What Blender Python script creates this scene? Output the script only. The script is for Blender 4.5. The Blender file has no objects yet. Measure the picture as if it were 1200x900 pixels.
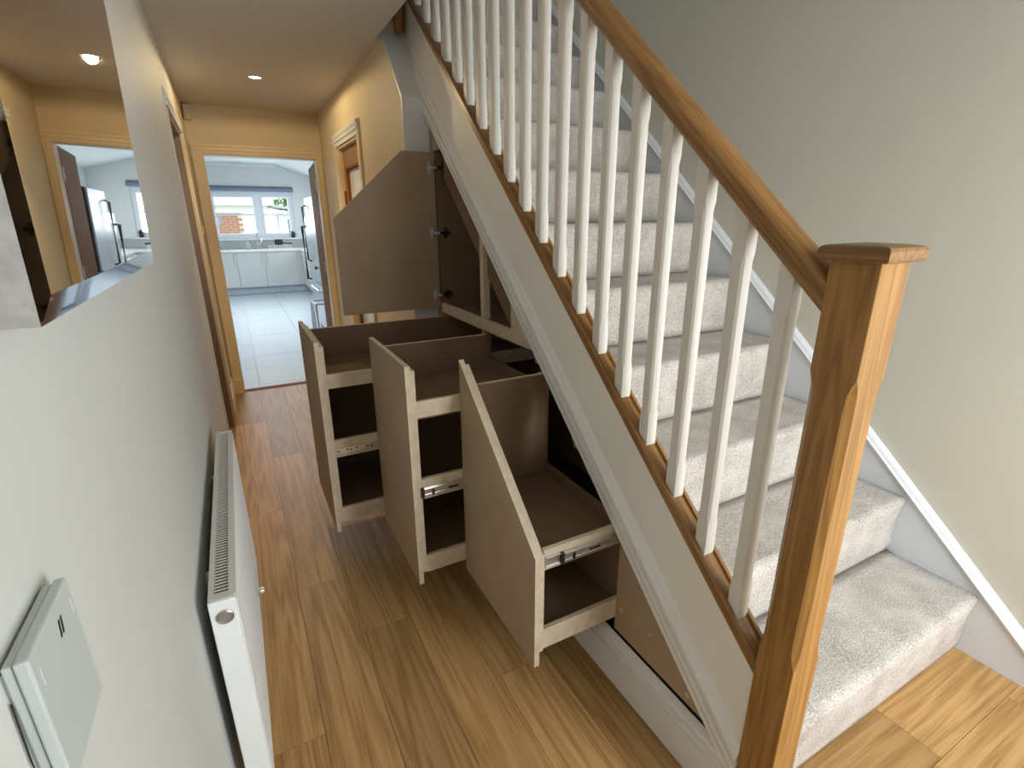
import bpy, bmesh, math, random
from mathutils import Matrix, Vector
random.seed(7)
S = bpy.context.scene
COL = S.collection
SL = 0.89                      # stair pitch (rise / going)

# ------------------------------------------------------------------ camera
cd = bpy.data.cameras.new('camera'); cam = bpy.data.objects.new('camera', cd); COL.objects.link(cam)
cd.sensor_width = 36.0; cd.lens = 36.0 * 595.464 / 1200.0; cd.clip_start = 0.02
r0 = Vector((0.88236731, -0.47054363, -0.00407668)); r1 = Vector((-0.14987948, -0.27282192, -0.95031802)); r2 = Vector((0.44605388, 0.83914057, -0.31125398))
M = Matrix.Identity(4)
for i in range(3):
    M[i][0] = r0[i]; M[i][1] = -r1[i]; M[i][2] = -r2[i]
M[2][3] = 1.52
cam.matrix_world = M
S.camera = cam

# ------------------------------------------------------------------ world, daylight, added fill lights, exposure
w = bpy.data.worlds.new('sky'); S.world = w; w.use_nodes = True
bg = w.node_tree.nodes['Background']; bg.inputs[0].default_value = (0.86, 0.94, 1.0, 1); bg.inputs[1].default_value = 4.0
S.view_settings.view_transform = 'Standard'; S.view_settings.look = 'None'
S.view_settings.exposure = 0.0; S.view_settings.gamma = 1.0; S.view_settings.use_curve_mapping = False

def area(name, loc, rot, sx, sy, power, col):
    l = bpy.data.lights.new(name, 'AREA'); l.shape = 'RECTANGLE'; l.size = sx; l.size_y = sy; l.energy = power; l.color = col
    o = bpy.data.objects.new(name, l); COL.objects.link(o); o.location = loc; o.rotation_euler = rot; return o
R90 = math.pi / 2
area('added_front_daylight', (1.55, -1.13, 1.35), (R90, 0, 0), 1.1, 1.65, 77, (0.93, 0.97, 1.0))  # daylight from behind the camera, through an unseen, added window
area('kitchen_window_daylight', (0.3, 12.95, 1.6), (-R90, 0, 0), 2.2, 1.0, 40, (0.84, 0.93, 1.0))
area('kitchen_ceiling_fill', (0.275, 8.9, 2.72), (0, 0, 0), 1.5, 3.3, 24, (0.84, 0.93, 1.0))  # unseen ceiling light added to brighten the kitchen
area('landing_fill', (1.5, 5.2, 4.2), (-R90, 0, 0), 0.8, 0.9, 3, (0.95, 0.97, 1.0))  # unseen fill light added on the landing for the upper stairwell

# ------------------------------------------------------------------ materials
MAT = {}
def mat(name, col, rough=0.5, metal=0.0, var=0.0, vscale=6.0, bump=0.0, bscale=80.0, spec=None, stretch=(1, 1, 1), col2=None):
    m = bpy.data.materials.new(name); m.use_nodes = True; nt = m.node_tree; b = nt.nodes['Principled BSDF']
    b.inputs['Base Color'].default_value = (*col, 1); b.inputs['Roughness'].default_value = rough; b.inputs['Metallic'].default_value = metal
    if spec is not None: b.inputs['Specular IOR Level'].default_value = spec
    if var or bump:
        tc = nt.nodes.new('ShaderNodeTexCoord'); mp = nt.nodes.new('ShaderNodeMapping'); mp.inputs['Scale'].default_value = stretch
        nt.links.new(tc.outputs['Object'], mp.inputs['Vector'])
    if var:
        n = nt.nodes.new('ShaderNodeTexNoise'); n.inputs['Scale'].default_value = vscale; n.inputs['Detail'].default_value = 5
        nt.links.new(mp.outputs[0], n.inputs['Vector'])
        cr = nt.nodes.new('ShaderNodeValToRGB'); c2 = col2 or tuple(c * (1 - var) for c in col)
        cr.color_ramp.elements[0].position = 0.3; cr.color_ramp.elements[0].color = (*c2, 1)
        cr.color_ramp.elements[1].position = 0.7; cr.color_ramp.elements[1].color = (*col, 1)
        nt.links.new(n.outputs['Fac'], cr.inputs['Fac']); nt.links.new(cr.outputs[0], b.inputs['Base Color'])
    if bump:
        n2 = nt.nodes.new('ShaderNodeTexNoise'); n2.inputs['Scale'].default_value = bscale; n2.inputs['Detail'].default_value = 3
        nt.links.new(mp.outputs[0], n2.inputs['Vector'])
        bp = nt.nodes.new('ShaderNodeBump'); bp.inputs['Strength'].default_value = bump; bp.inputs['Distance'].default_value = 0.004
        nt.links.new(n2.outputs['Fac'], bp.inputs['Height']); nt.links.new(bp.outputs[0], b.inputs['Normal'])
    MAT[name] = m; return m

def wood(name, light, dark, axis, rough=0.4, ring=9.0, rotx=0.0, randcol=0.0, coat=0.0, knots=False):
    """grain runs along `axis`; every object gets its own piece of timber"""
    m = bpy.data.materials.new(name); m.use_nodes = True; nt = m.node_tree; N = nt.nodes.new; L = nt.links.new
    b = nt.nodes['Principled BSDF']; b.inputs['Roughness'].default_value = rough; b.inputs['Coat Weight'].default_value = coat; b.inputs['Specular IOR Level'].default_value = 0.3
    tc = N('ShaderNodeTexCoord'); oi = N('ShaderNodeObjectInfo'); ad = N('ShaderNodeVectorMath'); ad.operation = 'ADD'
    mu = N('ShaderNodeVectorMath'); mu.operation = 'SCALE'; mu.inputs[0].default_value = (17.3, 9.1, 23.7); L(oi.outputs['Random'], mu.inputs['Scale'])
    rt = N('ShaderNodeMapping'); rt.inputs['Rotation'].default_value = (rotx, 0, 0)
    L(tc.outputs['Object'], rt.inputs['Vector']); L(rt.outputs[0], ad.inputs[0]); L(mu.outputs[0], ad.inputs[1])
    mp = N('ShaderNodeMapping'); sc = [1.0, 1.0, 1.0]; sc['XYZ'.index(axis)] = 0.055; mp.inputs['Scale'].default_value = sc
    L(ad.outputs[0], mp.inputs['Vector'])
    n1 = N('ShaderNodeTexNoise'); n1.inputs['Scale'].default_value = ring; n1.inputs['Detail'].default_value = 2; L(mp.outputs[0], n1.inputs['Vector'])
    # rings: repeat the smooth noise many times -> cathedral grain
    m1 = N('ShaderNodeMath'); m1.operation = 'MULTIPLY'; m1.inputs[1].default_value = 9.0; L(n1.outputs['Fac'], m1.inputs[0])
    m2 = N('ShaderNodeMath'); m2.operation = 'PINGPONG'; m2.inputs[1].default_value = 0.5; L(m1.outputs[0], m2.inputs[0])
    mp2 = N('ShaderNodeMapping'); sc2 = [1.0, 1.0, 1.0]; sc2['XYZ'.index(axis)] = 0.03; mp2.inputs['Scale'].default_value = sc2; L(ad.outputs[0], mp2.inputs['Vector'])
    n2 = N('ShaderNodeTexNoise'); n2.inputs['Scale'].default_value = 160; n2.inputs['Detail'].default_value = 4; L(mp2.outputs[0], n2.inputs['Vector'])
    mx = N('ShaderNodeMath'); mx.operation = 'ADD'; 
    k1 = N('ShaderNodeMath'); k1.operation = 'MULTIPLY'; k1.inputs[1].default_value = 0.75; L(m2.outputs[0], k1.inputs[0])
    k2 = N('ShaderNodeMath'); k2.operation = 'MULTIPLY'; k2.inputs[1].default_value = 0.95; L(n2.outputs['Fac'], k2.inputs[0])
    L(k1.outputs[0], mx.inputs[0]); L(k2.outputs[0], mx.inputs[1])
    cr = N('ShaderNodeValToRGB'); cr.color_ramp.elements[0].position = 0.3; cr.color_ramp.elements[0].color = (*dark, 1)
    cr.color_ramp.elements[1].position = 0.85; cr.color_ramp.elements[1].color = (*light, 1); L(mx.outputs[0], cr.inputs['Fac'])
    out = cr.outputs[0]
    if randcol:
        hs = N('ShaderNodeHueSaturation'); mr = N('ShaderNodeMapRange'); mr.inputs['To Min'].default_value = 1 - randcol; mr.inputs['To Max'].default_value = 1 + randcol * 0.7
        L(oi.outputs['Random'], mr.inputs['Value']); L(mr.outputs[0], hs.inputs['Value']); L(out, hs.inputs['Color']); out = hs.outputs[0]
    if knots:
        mpk = N('ShaderNodeMapping'); sk = [1.0, 1.0, 1.0]; sk['XYZ'.index(axis)] = 0.55; mpk.inputs['Scale'].default_value = sk; L(ad.outputs[0], mpk.inputs['Vector'])
        vo = N('ShaderNodeTexVoronoi'); vo.inputs['Scale'].default_value = 3.4; L(mpk.outputs[0], vo.inputs['Vector'])
        kr = N('ShaderNodeValToRGB'); kr.color_ramp.elements[0].position = 0.012; kr.color_ramp.elements[0].color = (0.12, 0.12, 0.12, 1)
        kr.color_ramp.elements[1].position = 0.05; kr.color_ramp.elements[1].color = (1, 1, 1, 1); L(vo.outputs['Distance'], kr.inputs['Fac'])
        mm = N('ShaderNodeMixRGB'); mm.blend_type = 'MULTIPLY'; mm.inputs[0].default_value = 1.0; L(out, mm.inputs[1]); L(kr.outputs[0], mm.inputs[2]); out = mm.outputs[0]
    L(out, b.inputs['Base Color'])
    bp = N('ShaderNodeBump'); bp.inputs['Strength'].default_value = 0.12; bp.inputs['Distance'].default_value = 0.002; L(n2.outputs['Fac'], bp.inputs['Height']); L(bp.outputs[0], b.inputs['Normal'])
    MAT[name] = m; return m

mat('hall_paint', (0.62, 0.635, 0.605), 0.6, var=0.03, vscale=3, bump=0.05, bscale=180)
mat('stair_wall_paint', (0.60, 0.575, 0.485), 0.7, var=0.03, vscale=2, bump=0.05, bscale=180)
mat('cream_paint', (0.68, 0.58, 0.40), 0.65, var=0.04, vscale=3, bump=0.05, bscale=160)
mat('ceiling_paint', (0.62, 0.57, 0.50), 0.8, bump=0.04, bscale=140)
mat('white_gloss', (0.76, 0.75, 0.72), 0.35, var=0.03, vscale=8)
mat('string_paint', (0.80, 0.775, 0.70), 0.5, var=0.03, vscale=5)
mat('spindle_paint', (0.68, 0.645, 0.58), 0.4, var=0.06, vscale=12, stretch=(1, 1, 0.1))
mat('casing_paint', (0.72, 0.60, 0.40), 0.4)
mat('wall_string_paint', (0.66, 0.68, 0.71), 0.4)
mat('bright_white', (0.70, 0.72, 0.735), 0.4)
mat('radiator_white', (0.80, 0.83, 0.84), 0.3)
mat('grille_white', (0.62, 0.61, 0.57), 0.45)
mat('plastic_grey', (0.50, 0.54, 0.53), 0.45, bump=0.04, bscale=260)
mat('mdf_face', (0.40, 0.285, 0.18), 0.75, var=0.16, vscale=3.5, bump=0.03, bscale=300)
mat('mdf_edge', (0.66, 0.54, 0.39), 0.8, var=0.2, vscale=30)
mat('mdf_shaded', (0.20, 0.125, 0.068), 0.75, var=0.12, vscale=4)  # same MDF darkened: shade inside drawers and carcass is put into the colour
mat('filler', (0.50, 0.42, 0.33), 0.85)
mat('steel', (0.72, 0.73, 0.72), 0.28, 1.0)
mat('hinge_metal', (0.62, 0.61, 0.58), 0.4, 0.55)
mat('steel_dark', (0.06, 0.055, 0.05), 0.35, 0.6)
mat('black_plastic', (0.012, 0.012, 0.014), 0.4)
mat('plug_metal', (0.42, 0.40, 0.37), 0.3, 0.8)
mat('chrome', (0.85, 0.85, 0.86), 0.08, 1.0)
mat('mirror_glass', (0.74, 0.73, 0.71), 0.012, 1.0)
mat('mirror_bevel', (0.80, 0.80, 0.80), 0.03, 1.0)
mat('hammered_silver', (0.62, 0.61, 0.60), 0.38, 0.9, var=0.25, vscale=60, bump=0.6, bscale=70)
mat('brown_door', (0.27, 0.095, 0.028), 0.65, spec=0.15, var=0.3, vscale=20, stretch=(1, 1, 0.08))
mat('brown_jamb', (0.26, 0.21, 0.17), 0.6)
mat('frosted_glass', (0.62, 0.66, 0.68), 0.22, var=0.12, vscale=6)
mat('kitchen_wall_paint', (0.72, 0.75, 0.74), 0.7)
mat('kitchen_unit', (0.66, 0.68, 0.66), 0.45)
mat('worktop_white', (0.86, 0.88, 0.88), 0.25)
mat('splash_grey', (0.42, 0.43, 0.42), 0.4)
mat('plinth_grey', (0.48, 0.53, 0.60), 0.4)
mat('upvc_white', (0.80, 0.84, 0.88), 0.35)
mat('blind_blue', (0.20, 0.24, 0.32), 0.7)
mat('fridge_silver', (0.62, 0.66, 0.70), 0.3, 0.7)
mat('fridge_side', (0.035, 0.04, 0.045), 0.35)
mat('grout', (0.42, 0.46, 0.50), 0.8)
mat('tile_pale', (0.52, 0.58, 0.63), 0.42, var=0.12, vscale=3, stretch=(0.5, 3, 1))
mat('towel', (0.75, 0.80, 0.86), 0.9, var=0.5, vscale=9, bump=0.4, bscale=120)
mat('foliage', (0.16, 0.34, 0.08), 0.7, var=0.5, vscale=20)
mat('bark', (0.12, 0.08, 0.05), 0.9)
mat('lawn', (0.18, 0.28, 0.09), 0.9, var=0.3, vscale=9)
mat('brick', (0.36, 0.15, 0.09), 0.85, var=0.3, vscale=12)
mat('mortar', (0.5, 0.47, 0.42), 0.9)
mat('shed_white', (0.75, 0.75, 0.74), 0.7)
mat('roof_grey', (0.42, 0.44, 0.47), 0.7)
mat('slat_gap_shade', (0.03, 0.025, 0.02), 0.9)
mat('subfloor', (0.10, 0.06, 0.03), 0.9)
mat('ceramic', (0.85, 0.86, 0.86), 0.2)
OAK_L, OAK_D = (0.36, 0.185, 0.052), (0.20, 0.088, 0.022)
wood('oak_post', OAK_L, OAK_D, 'Z', 0.38, ring=13, coat=0.1)
wood('oak_rail', (0.32, 0.165, 0.055), (0.18, 0.083, 0.025), 'Y', 0.34, ring=14, rotx=-math.atan(SL), coat=0.2)
wood('oak_cap', (0.28, 0.14, 0.05), (0.15, 0.068, 0.024), 'Y', 0.36, ring=16, coat=0.15)
wood('floor_oak_long', (0.53, 0.315, 0.125), (0.29, 0.15, 0.048), 'Y', 0.42, ring=8, randcol=0.25, knots=True)
wood('floor_oak_cross', (0.53, 0.315, 0.125), (0.29, 0.15, 0.048), 'X', 0.42, ring=8, randcol=0.2, knots=True)
wood('door_oak', (0.32, 0.19, 0.09), (0.20, 0.105, 0.045), 'Z', 0.45, ring=9)

def pane_material():
    m = bpy.data.materials.new('window_pane'); m.use_nodes = True; nt = m.node_tree; nt.nodes.remove(nt.nodes['Principled BSDF'])
    t = nt.nodes.new('ShaderNodeBsdfTransparent'); g = nt.nodes.new('ShaderNodeBsdfGlossy'); g.inputs['Roughness'].default_value = 0.02
    x = nt.nodes.new('ShaderNodeMixShader'); x.inputs[0].default_value = 0.06
    nt.links.new(t.outputs[0], x.inputs[1]); nt.links.new(g.outputs[0], x.inputs[2]); nt.links.new(x.outputs[0], nt.nodes['Material Output'].inputs[0]); MAT['pane'] = m
pane_material()

def carpet_material():
    m = bpy.data.materials.new('carpet'); m.use_nodes = True; nt = m.node_tree; N = nt.nodes.new; L = nt.links.new; b = nt.nodes['Principled BSDF']
    b.inputs['Roughness'].default_value = 0.95; b.inputs['Specular IOR Level'].default_value = 0.1; b.inputs['Sheen Weight'].default_value = 0.25
    tc = N('ShaderNodeTexCoord'); a = N('ShaderNodeTexNoise'); a.inputs['Scale'].default_value = 230; a.inputs['Detail'].default_value = 3
    c = N('ShaderNodeTexNoise'); c.inputs['Scale'].default_value = 9; c.inputs['Detail'].default_value = 4
    L(tc.outputs['Object'], a.inputs['Vector']); L(tc.outputs['Object'], c.inputs['Vector'])
    mx = N('ShaderNodeMath'); mx.operation = 'MULTIPLY_ADD'; mx.inputs[1].default_value = 0.72; L(a.outputs['Fac'], mx.inputs[0])
    h = N('ShaderNodeMath'); h.operation = 'MULTIPLY'; h.inputs[1].default_value = 0.28; L(c.outputs['Fac'], h.inputs[0]); L(h.outputs[0], mx.inputs[2])
    cr = N('ShaderNodeValToRGB'); cr.color_ramp.elements[0].position = 0.39; cr.color_ramp.elements[0].color = (0.34, 0.305, 0.265, 1)
    cr.color_ramp.elements[1].position = 0.60; cr.color_ramp.elements[1].color = (0.70, 0.65, 0.585, 1)
    L(mx.outputs[0], cr.inputs['Fac']); L(cr.outputs[0], b.inputs['Base Color'])
    bp = N('ShaderNodeBump'); bp.inputs['Strength'].default_value = 0.9; bp.inputs['Distance'].default_value = 0.006
    L(mx.outputs[0], bp.inputs['Height']); L(bp.outputs[0], b.inputs['Normal']); MAT['carpet'] = m
carpet_material()

def emit(name, col, s):
    m = bpy.data.materials.new(name); m.use_nodes = True; b = m.node_tree.nodes['Principled BSDF']
    b.inputs['Emission Color'].default_value = (*col, 1); b.inputs['Emission Strength'].default_value = s; MAT[name] = m
emit('lamp_glow', (1.0, 0.86, 0.62), 18)

# ------------------------------------------------------------------ mesh helpers
class MB:
    def __init__(s): s.v = []; s.f = []; s.mi = []; s.m = 0
    def add(s, vs, fs):
        o = len(s.v); s.v += [tuple(p) for p in vs]; s.f += [[i + o for i in f] for f in fs]; s.mi += [s.m] * len(fs); return s
    def box(s, x0, x1, y0, y1, z0, z1):
        return s.add([(x0, y0, z0), (x1, y0, z0), (x1, y1, z0), (x0, y1, z0), (x0, y0, z1), (x1, y0, z1), (x1, y1, z1), (x0, y1, z1)],
                     [[0, 3, 2, 1], [4, 5, 6, 7], [0, 1, 5, 4], [1, 2, 6, 5], [2, 3, 7, 6], [3, 0, 4, 7]])
    def prism(s, poly, axis, a, b):
        """polygon in the two other axes (order x,y / x,z / y,z) extruded along axis"""
        n = len(poly)
        def P(p, t):
            return (t, p[0], p[1]) if axis == 'x' else (p[0], t, p[1]) if axis == 'y' else (p[0], p[1], t)
        return s.add([P(p, a) for p in poly] + [P(p, b) for p in poly],
                     [list(range(n))[::-1], list(range(n, 2 * n))] + [[i, (i + 1) % n, n + (i + 1) % n, n + i] for i in range(n)])
    def slope(s, sec, ya, yb):
        """section of (x, dz) swept up the stair pitch, plumb-cut ends"""
        n = len(sec)
        return s.add([(x, ya, SL * ya + d) for x, d in sec] + [(x, yb, SL * yb + d) for x, d in sec],
                     [list(range(n))[::-1], list(range(n, 2 * n))] + [[i, (i + 1) % n, n + (i + 1) % n, n + i] for i in range(n)])
    def cyl(s, c, r, h, axis='z', n=20, r2=None):
        r2 = r if r2 is None else r2; k = 'xyz'.index(axis); vs = []
        for t, rr in ((0, r), (h, r2)):
            for i in range(n):
                a = 2 * math.pi * i / n; p = [0, 0, 0]; p[(k + 1) % 3] = rr * math.cos(a); p[(k + 2) % 3] = rr * math.sin(a); p[k] = t
                vs.append((c[0] + p[0], c[1] + p[1], c[2] + p[2]))
        return s.add(vs, [list(range(n))[::-1], list(range(n, 2 * n))] + [[i, (i + 1) % n, n + (i + 1) % n, n + i] for i in range(n)])
    def lathe(s, prof, c, n=20, axis='z'):
        k = 'xyz'.index(axis); vs = []
        for r, t in prof:
            for i in range(n):
                a = 2 * math.pi * i / n; p = [0, 0, 0]; p[(k + 1) % 3] = r * math.cos(a); p[(k + 2) % 3] = r * math.sin(a); p[k] = t
                vs.append((c[0] + p[0], c[1] + p[1], c[2] + p[2]))
        m = len(prof); fs = [list(range(n))[::-1], list(range((m - 1) * n, m * n))]
        for j in range(m - 1):
            fs += [[j * n + i, j * n + (i + 1) % n, (j + 1) * n + (i + 1) % n, (j + 1) * n + i] for i in range(n)]
        return s.add(vs, fs)
    def tube(s, pts, r, n=10):
        vs = []; fs = []; pts = [Vector(p) for p in pts]
        for i, p in enumerate(pts):
            d = (pts[min(i + 1, len(pts) - 1)] - pts[max(i - 1, 0)]).normalized()
            u = d.cross(Vector((0, 0, 1))); u = Vector((1, 0, 0)) if u.length < 1e-4 else u.normalized(); v = d.cross(u)
            for k in range(n):
                a = 2 * math.pi * k / n; vs.append(p + r * (math.cos(a) * u + math.sin(a) * v))
        for i in range(len(pts) - 1):
            fs += [[i * n + k, i * n + (k + 1) % n, (i + 1) * n + (k + 1) % n, (i + 1) * n + k] for k in range(n)]
        fs += [list(range(n))[::-1], list(range((len(pts) - 1) * n, len(pts) * n))]
        return s.add(vs, fs)
    def mesh(s, name, mats, smooth=False):
        me = bpy.data.meshes.new(name); me.from_pydata(s.v, [], s.f)
        for m in ([mats] if isinstance(mats, str) else mats): me.materials.append(MAT[m])
        for p, i in zip(me.polygons, s.mi): p.material_index = i; p.use_smooth = smooth
        bm = bmesh.new(); bm.from_mesh(me); bmesh.ops.recalc_face_normals(bm, faces=bm.faces); bm.to_mesh(me); bm.free()
        return me
    def build(s, name, mats, parent=None, smooth=False, bevel=0.0, loc=None):
        return link(name, s.mesh(name, mats, smooth), parent, bevel, loc)

def link(name, me, parent=None, bevel=0.0, loc=None):
    o = bpy.data.objects.new(name, me); COL.objects.link(o)
    if loc: o.location = loc
    if parent is not None:
        o.parent = parent; o.matrix_parent_inverse = Matrix.Translation(-world_loc(parent))
    if bevel:
        b = o.modifiers.new('bevel', 'BEVEL'); b.width = bevel; b.segments = 2; b.limit_method = 'ANGLE'; b.angle_limit = math.radians(40)
    return o
WL = {}
def world_loc(o):
    v = Vector(o.location)
    return v
def thing(name, label, cat, loc=(0, 0, 0), group=None):
    o = bpy.data.objects.new(name, None); COL.objects.link(o); o.location = loc; o.empty_display_size = 0.1
    o['label'] = label; o['category'] = cat
    if group: o['group'] = group
    return o
def tag(o, label, cat, group=None):
    o['label'] = label; o['category'] = cat
    if group: o['group'] = group
    return o
def struct(o, label=None, cat=None):
    o['kind'] = 'structure'
    if label: o['label'] = label
    if cat: o['category'] = cat
    return o
B = lambda *a: MB().box(*a)

# ================================================================== ROOM SHELL
WX = -0.185            # left wall face
RW = 0.817             # right wall of the passage
XR = 2.142             # face of the wall string
CZ = 2.37              # hall ceiling
YE = 5.08              # end wall with kitchen doorway
YF = -1.05             # front wall
Y0, G, RI = 0.5316, 0.2813, 0.249

# floor
fl = struct(B(WX - 0.12, 2.17, YF, YE, -0.06, -0.016).build('floor', 'subfloor'), 'oak plank floor of the hallway', 'floor')
pw = 0.19
plank = MB(); plank.box(0.0008, pw - 0.0008, 0.0008, 1.3992, -0.016, 0.0); pm = plank.mesh('plank', 'floor_oak_long')
def plank_piece(x0, x1, y0, y1, m='floor_oak_long'):
    o = MB().box(0.0007, x1 - x0 - 0.0007, 0.0007, y1 - y0 - 0.0007, -0.016, 0.0).build('plank', m, fl, loc=(x0, y0, 0)); return o
xs = [WX, 0.03, 0.22, 0.41, 0.60, 0.79, 0.98]
starts = [0.55, 1.28, 0.2, 1.05, 0.62, 0.1]
for i in range(6):
    y = YF - starts[i]
    x0, x1 = xs[i], xs[i + 1]
    while y < YE:
        a, b_ = max(y, YF), min(y + 1.45, YE)
        if b_ - a > 0.02: plank_piece(x0, x1, a, b_)
        y += 1.45
y = 0.550; k = 0
while y > YF:
    a = max(y - pw, YF); cut = [1.62, 2.05, 1.35][k % 3]
    plank_piece(0.98, cut, a, y, 'floor_oak_cross'); plank_piece(cut, 2.142, a, y, 'floor_oak_cross'); y -= pw; k += 1

# left wall with the doorway on it
m = MB(); m.box(WX - 0.12, WX, YF, 3.30, 0, CZ + 0.3); m.box(WX - 0.12, WX, 3.30, 4.20, 2.05, CZ + 0.3); m.m = 1; m.box(WX - 0.12, WX, 4.20, YE, 0, CZ + 0.3)
wl = struct(m.build('wall_left', ['hall_paint', 'cream_paint']), 'pale grey wall of the hallway carrying the mirror and radiator', 'wall')
# jamb lining, head and door leaf of the side doorway
d1 = struct(B(WX - 0.115, WX - 0.075, 3.32, 4.18, 0.005, 2.03).build('door_1', 'brown_door'), 'brown side door recessed in the pale wall beyond the radiator', 'door')
B(WX - 0.12, WX, 3.30, 4.20, -0.016, 0.004).build('threshold', 'door_oak', d1)
B(WX - 0.075, WX - 0.003, 4.175, 4.20, 0, 2.05).build('jamb', 'brown_jamb', d1)
B(WX - 0.12, WX - 0.003, 3.30, 3.318, 0, 2.05).build('jamb', 'brown_jamb', d1)
B(WX - 0.12, WX - 0.003, 3.318, 4.175, 2.03, 2.05).build('door_head', 'brown_jamb', d1)
mm = MB().prism([(WX, 2.05), (WX + 0.012, 2.05), (WX + 0.012, 2.075), (WX + 0.017, 2.08), (WX + 0.017, 2.10), (WX + 0.010, 2.112), (WX + 0.010, 2.125), (WX, 2.135)], 'y', 3.24, 4.27)
mm.build('architrave_head', 'bright_white', d1)
B(WX, WX + 0.006, 3.24, 3.30, 0, 2.05).build('architrave_leg', 'hall_paint', d1)
B(WX, WX + 0.016, 4.20, 4.27, 0, 2.05).build('architrave_leg', 'casing_paint', d1)
# skirting left
def skirt_profile(x, sgn): return [(x, 0), (x + sgn * 0.018, 0), (x + sgn * 0.018, 0.13), (x + sgn * 0.012, 0.145), (x + sgn * 0.010, 0.16), (x, 0.17)]
sk = MB().prism(skirt_profile(WX, 1), 'y', YF, 3.24).prism(skirt_profile(WX, 1), 'y', 4.27, YE - 0.02)
struct(sk.build('baseboard_left', 'casing_paint'), 'painted skirting board along the radiator wall', 'skirting board')

# end wall with kitchen doorway
KX0, KX1, KH = -0.091, 0.764, 2.01
m = MB(); m.box(WX - 0.12, KX0 - 0.03, YE, YE + 0.12, 0, CZ + 0.3); m.box(KX1 + 0.03, RW + 0.2, YE, YE + 0.12, 0, CZ + 0.3); m.box(KX0 - 0.03, KX1 + 0.03, YE, YE + 0.12, KH + 0.03, CZ + 0.3)
struct(m.build('wall_back', 'cream_paint'), 'cream end wall around the kitchen doorway', 'wall')
d2 = struct(MB().box(KX0 - 0.03, KX0, YE - 0.005, YE + 0.125, 0, KH).box(KX1, KX1 + 0.03, YE - 0.005, YE + 0.125, 0, KH).box(KX0 - 0.03, KX1 + 0.03, YE - 0.005, YE + 0.125, KH, KH + 0.03).build('door_2', 'casing_paint'),
            'cream painted door lining of the kitchen doorway', 'door')
def arch_prof(u, sgn): return [(u, 0), (u, -0.014), (u + sgn * 0.022, -0.014), (u + sgn * 0.026, -0.019), (u + sgn * 0.050, -0.019), (u + sgn * 0.056, -0.024), (u + sgn * 0.072, -0.024), (u + sgn * 0.072, 0)]
for u, sg in ((KX0 - 0.008, -1), (KX1 + 0.008, 1)):
    w_ = 0.072 if sg < 0 else 0.044
    pr = [(x if abs(x - u) <= w_ else u + sg * w_, YE + d) for x, d in arch_prof(u, sg)]
    MB().prism(pr, 'z', 0.0, KH + 0.008).build('architrave_leg', 'casing_paint', d2)
pr = [(YE + d, z) for z, d in arch_prof(KH + 0.008, 1)]
MB().prism(pr, 'x', KX0 - 0.08, RW - 0.001).build('architrave_head', 'casing_paint', d2)
B(KX0 - 0.082, KX0 - 0.006, YE - 0.03, YE, 0, 0.13).build('plinth_block', 'casing_paint', d2)
B(KX0, KX1, YE + 0.0, YE + 0.06, 0.0005, 0.007).build('threshold', 'brown_door', d2)
# kitchen door leaf, swung open into the kitchen
lf = tag(B(-0.002, 0.040, 0.0, 0.80, 0.0, KH - 0.02).build('kitchen_door_leaf', 'brown_door', bevel=0.002, loc=(KX1, YE + 0.135, 0.01)), 'dark brown door leaf standing open into the kitchen', 'door')
for z in (0.35, 1.02, 1.75):
    B(-0.0045, -0.0023, 0.0, 0.030, z, z + 0.10).build('hinge', 'steel', lf).matrix_parent_inverse = Matrix.Identity(4)
MB().lathe([(0.008, 0), (0.008, -0.03), (0.022, -0.04), (0.024, -0.055), (0.012, -0.066)], (-0.002, 0.745, 1.0), axis='x').build('knob', 'steel', lf).matrix_parent_inverse = Matrix.Identity(4)
lf.rotation_euler = (0, 0, math.radians(-4.0))

# right wall of the passage (ends in a plumb-then-raking cut beside the stairs)
YJ, ZJ = 2.66, 2.07
RK = 1.2
ytop = YJ + (CZ + 0.3 - ZJ) / RK
DY0, DY1, DH = 3.60, 4.33, 2.03
m = MB()
m.prism([(YJ, 0), (DY0, 0), (DY0, CZ + 0.3), (ytop, CZ + 0.3), (YJ, ZJ)], 'x', RW, 0.95)
m.box(RW, 0.95, DY0, DY1, DH, CZ + 0.3); m.box(RW, 0.95, DY1, YE, 0, CZ + 0.3)
wr = struct(m.build('wall_right', 'cream_paint'), 'cream passage wall with the glazed door', 'wall')
struct(MB().prism([(YJ, 0), (YJ - 0.012, 0), (YJ - 0.012, ZJ + 0.004), (ytop - 0.012, CZ + 0.304), (ytop, CZ + 0.3), (YJ, ZJ)], 'x', RW + 0.001, 0.949).build('trim_1', 'bright_white'),
       'white boarded end of the cream wall beside the stair string', 'trim')
# glazed door in that wall
d3 = struct(MB().box(RW + 0.03, RW + 0.07, DY0 + 0.02, DY0 + 0.11, 0.01, DH - 0.02).box(RW + 0.03, RW + 0.07, DY1 - 0.11, DY1 - 0.02, 0.01, DH - 0.02)
            .box(RW + 0.03, RW + 0.07, DY0 + 0.11, DY1 - 0.11, 0.01, 0.25).box(RW + 0.03, RW + 0.07, DY0 + 0.11, DY1 - 0.11, 1.88, DH - 0.02).build('door_3', 'door_oak'),
            'oak door with a tall frosted pane in the cream wall', 'door')
B(RW + 0.045, RW + 0.053, DY0 + 0.11, DY1 - 0.11, 0.25, 1.88).build('pane', 'frosted_glass', d3)
bd = MB()
for y in (DY0 + 0.11, DY1 - 0.125): bd.box(RW + 0.022, RW + 0.045, y, y + 0.015, 0.25, 1.88)
bd.box(RW + 0.022, RW + 0.045, DY0 + 0.11, DY1 - 0.11, 1.865, 1.88); bd.box(RW + 0.022, RW + 0.045, DY0 + 0.11, DY1 - 0.11, 0.25, 0.265)
bd.build('glazing_bead', 'brown_door', d3)
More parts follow.
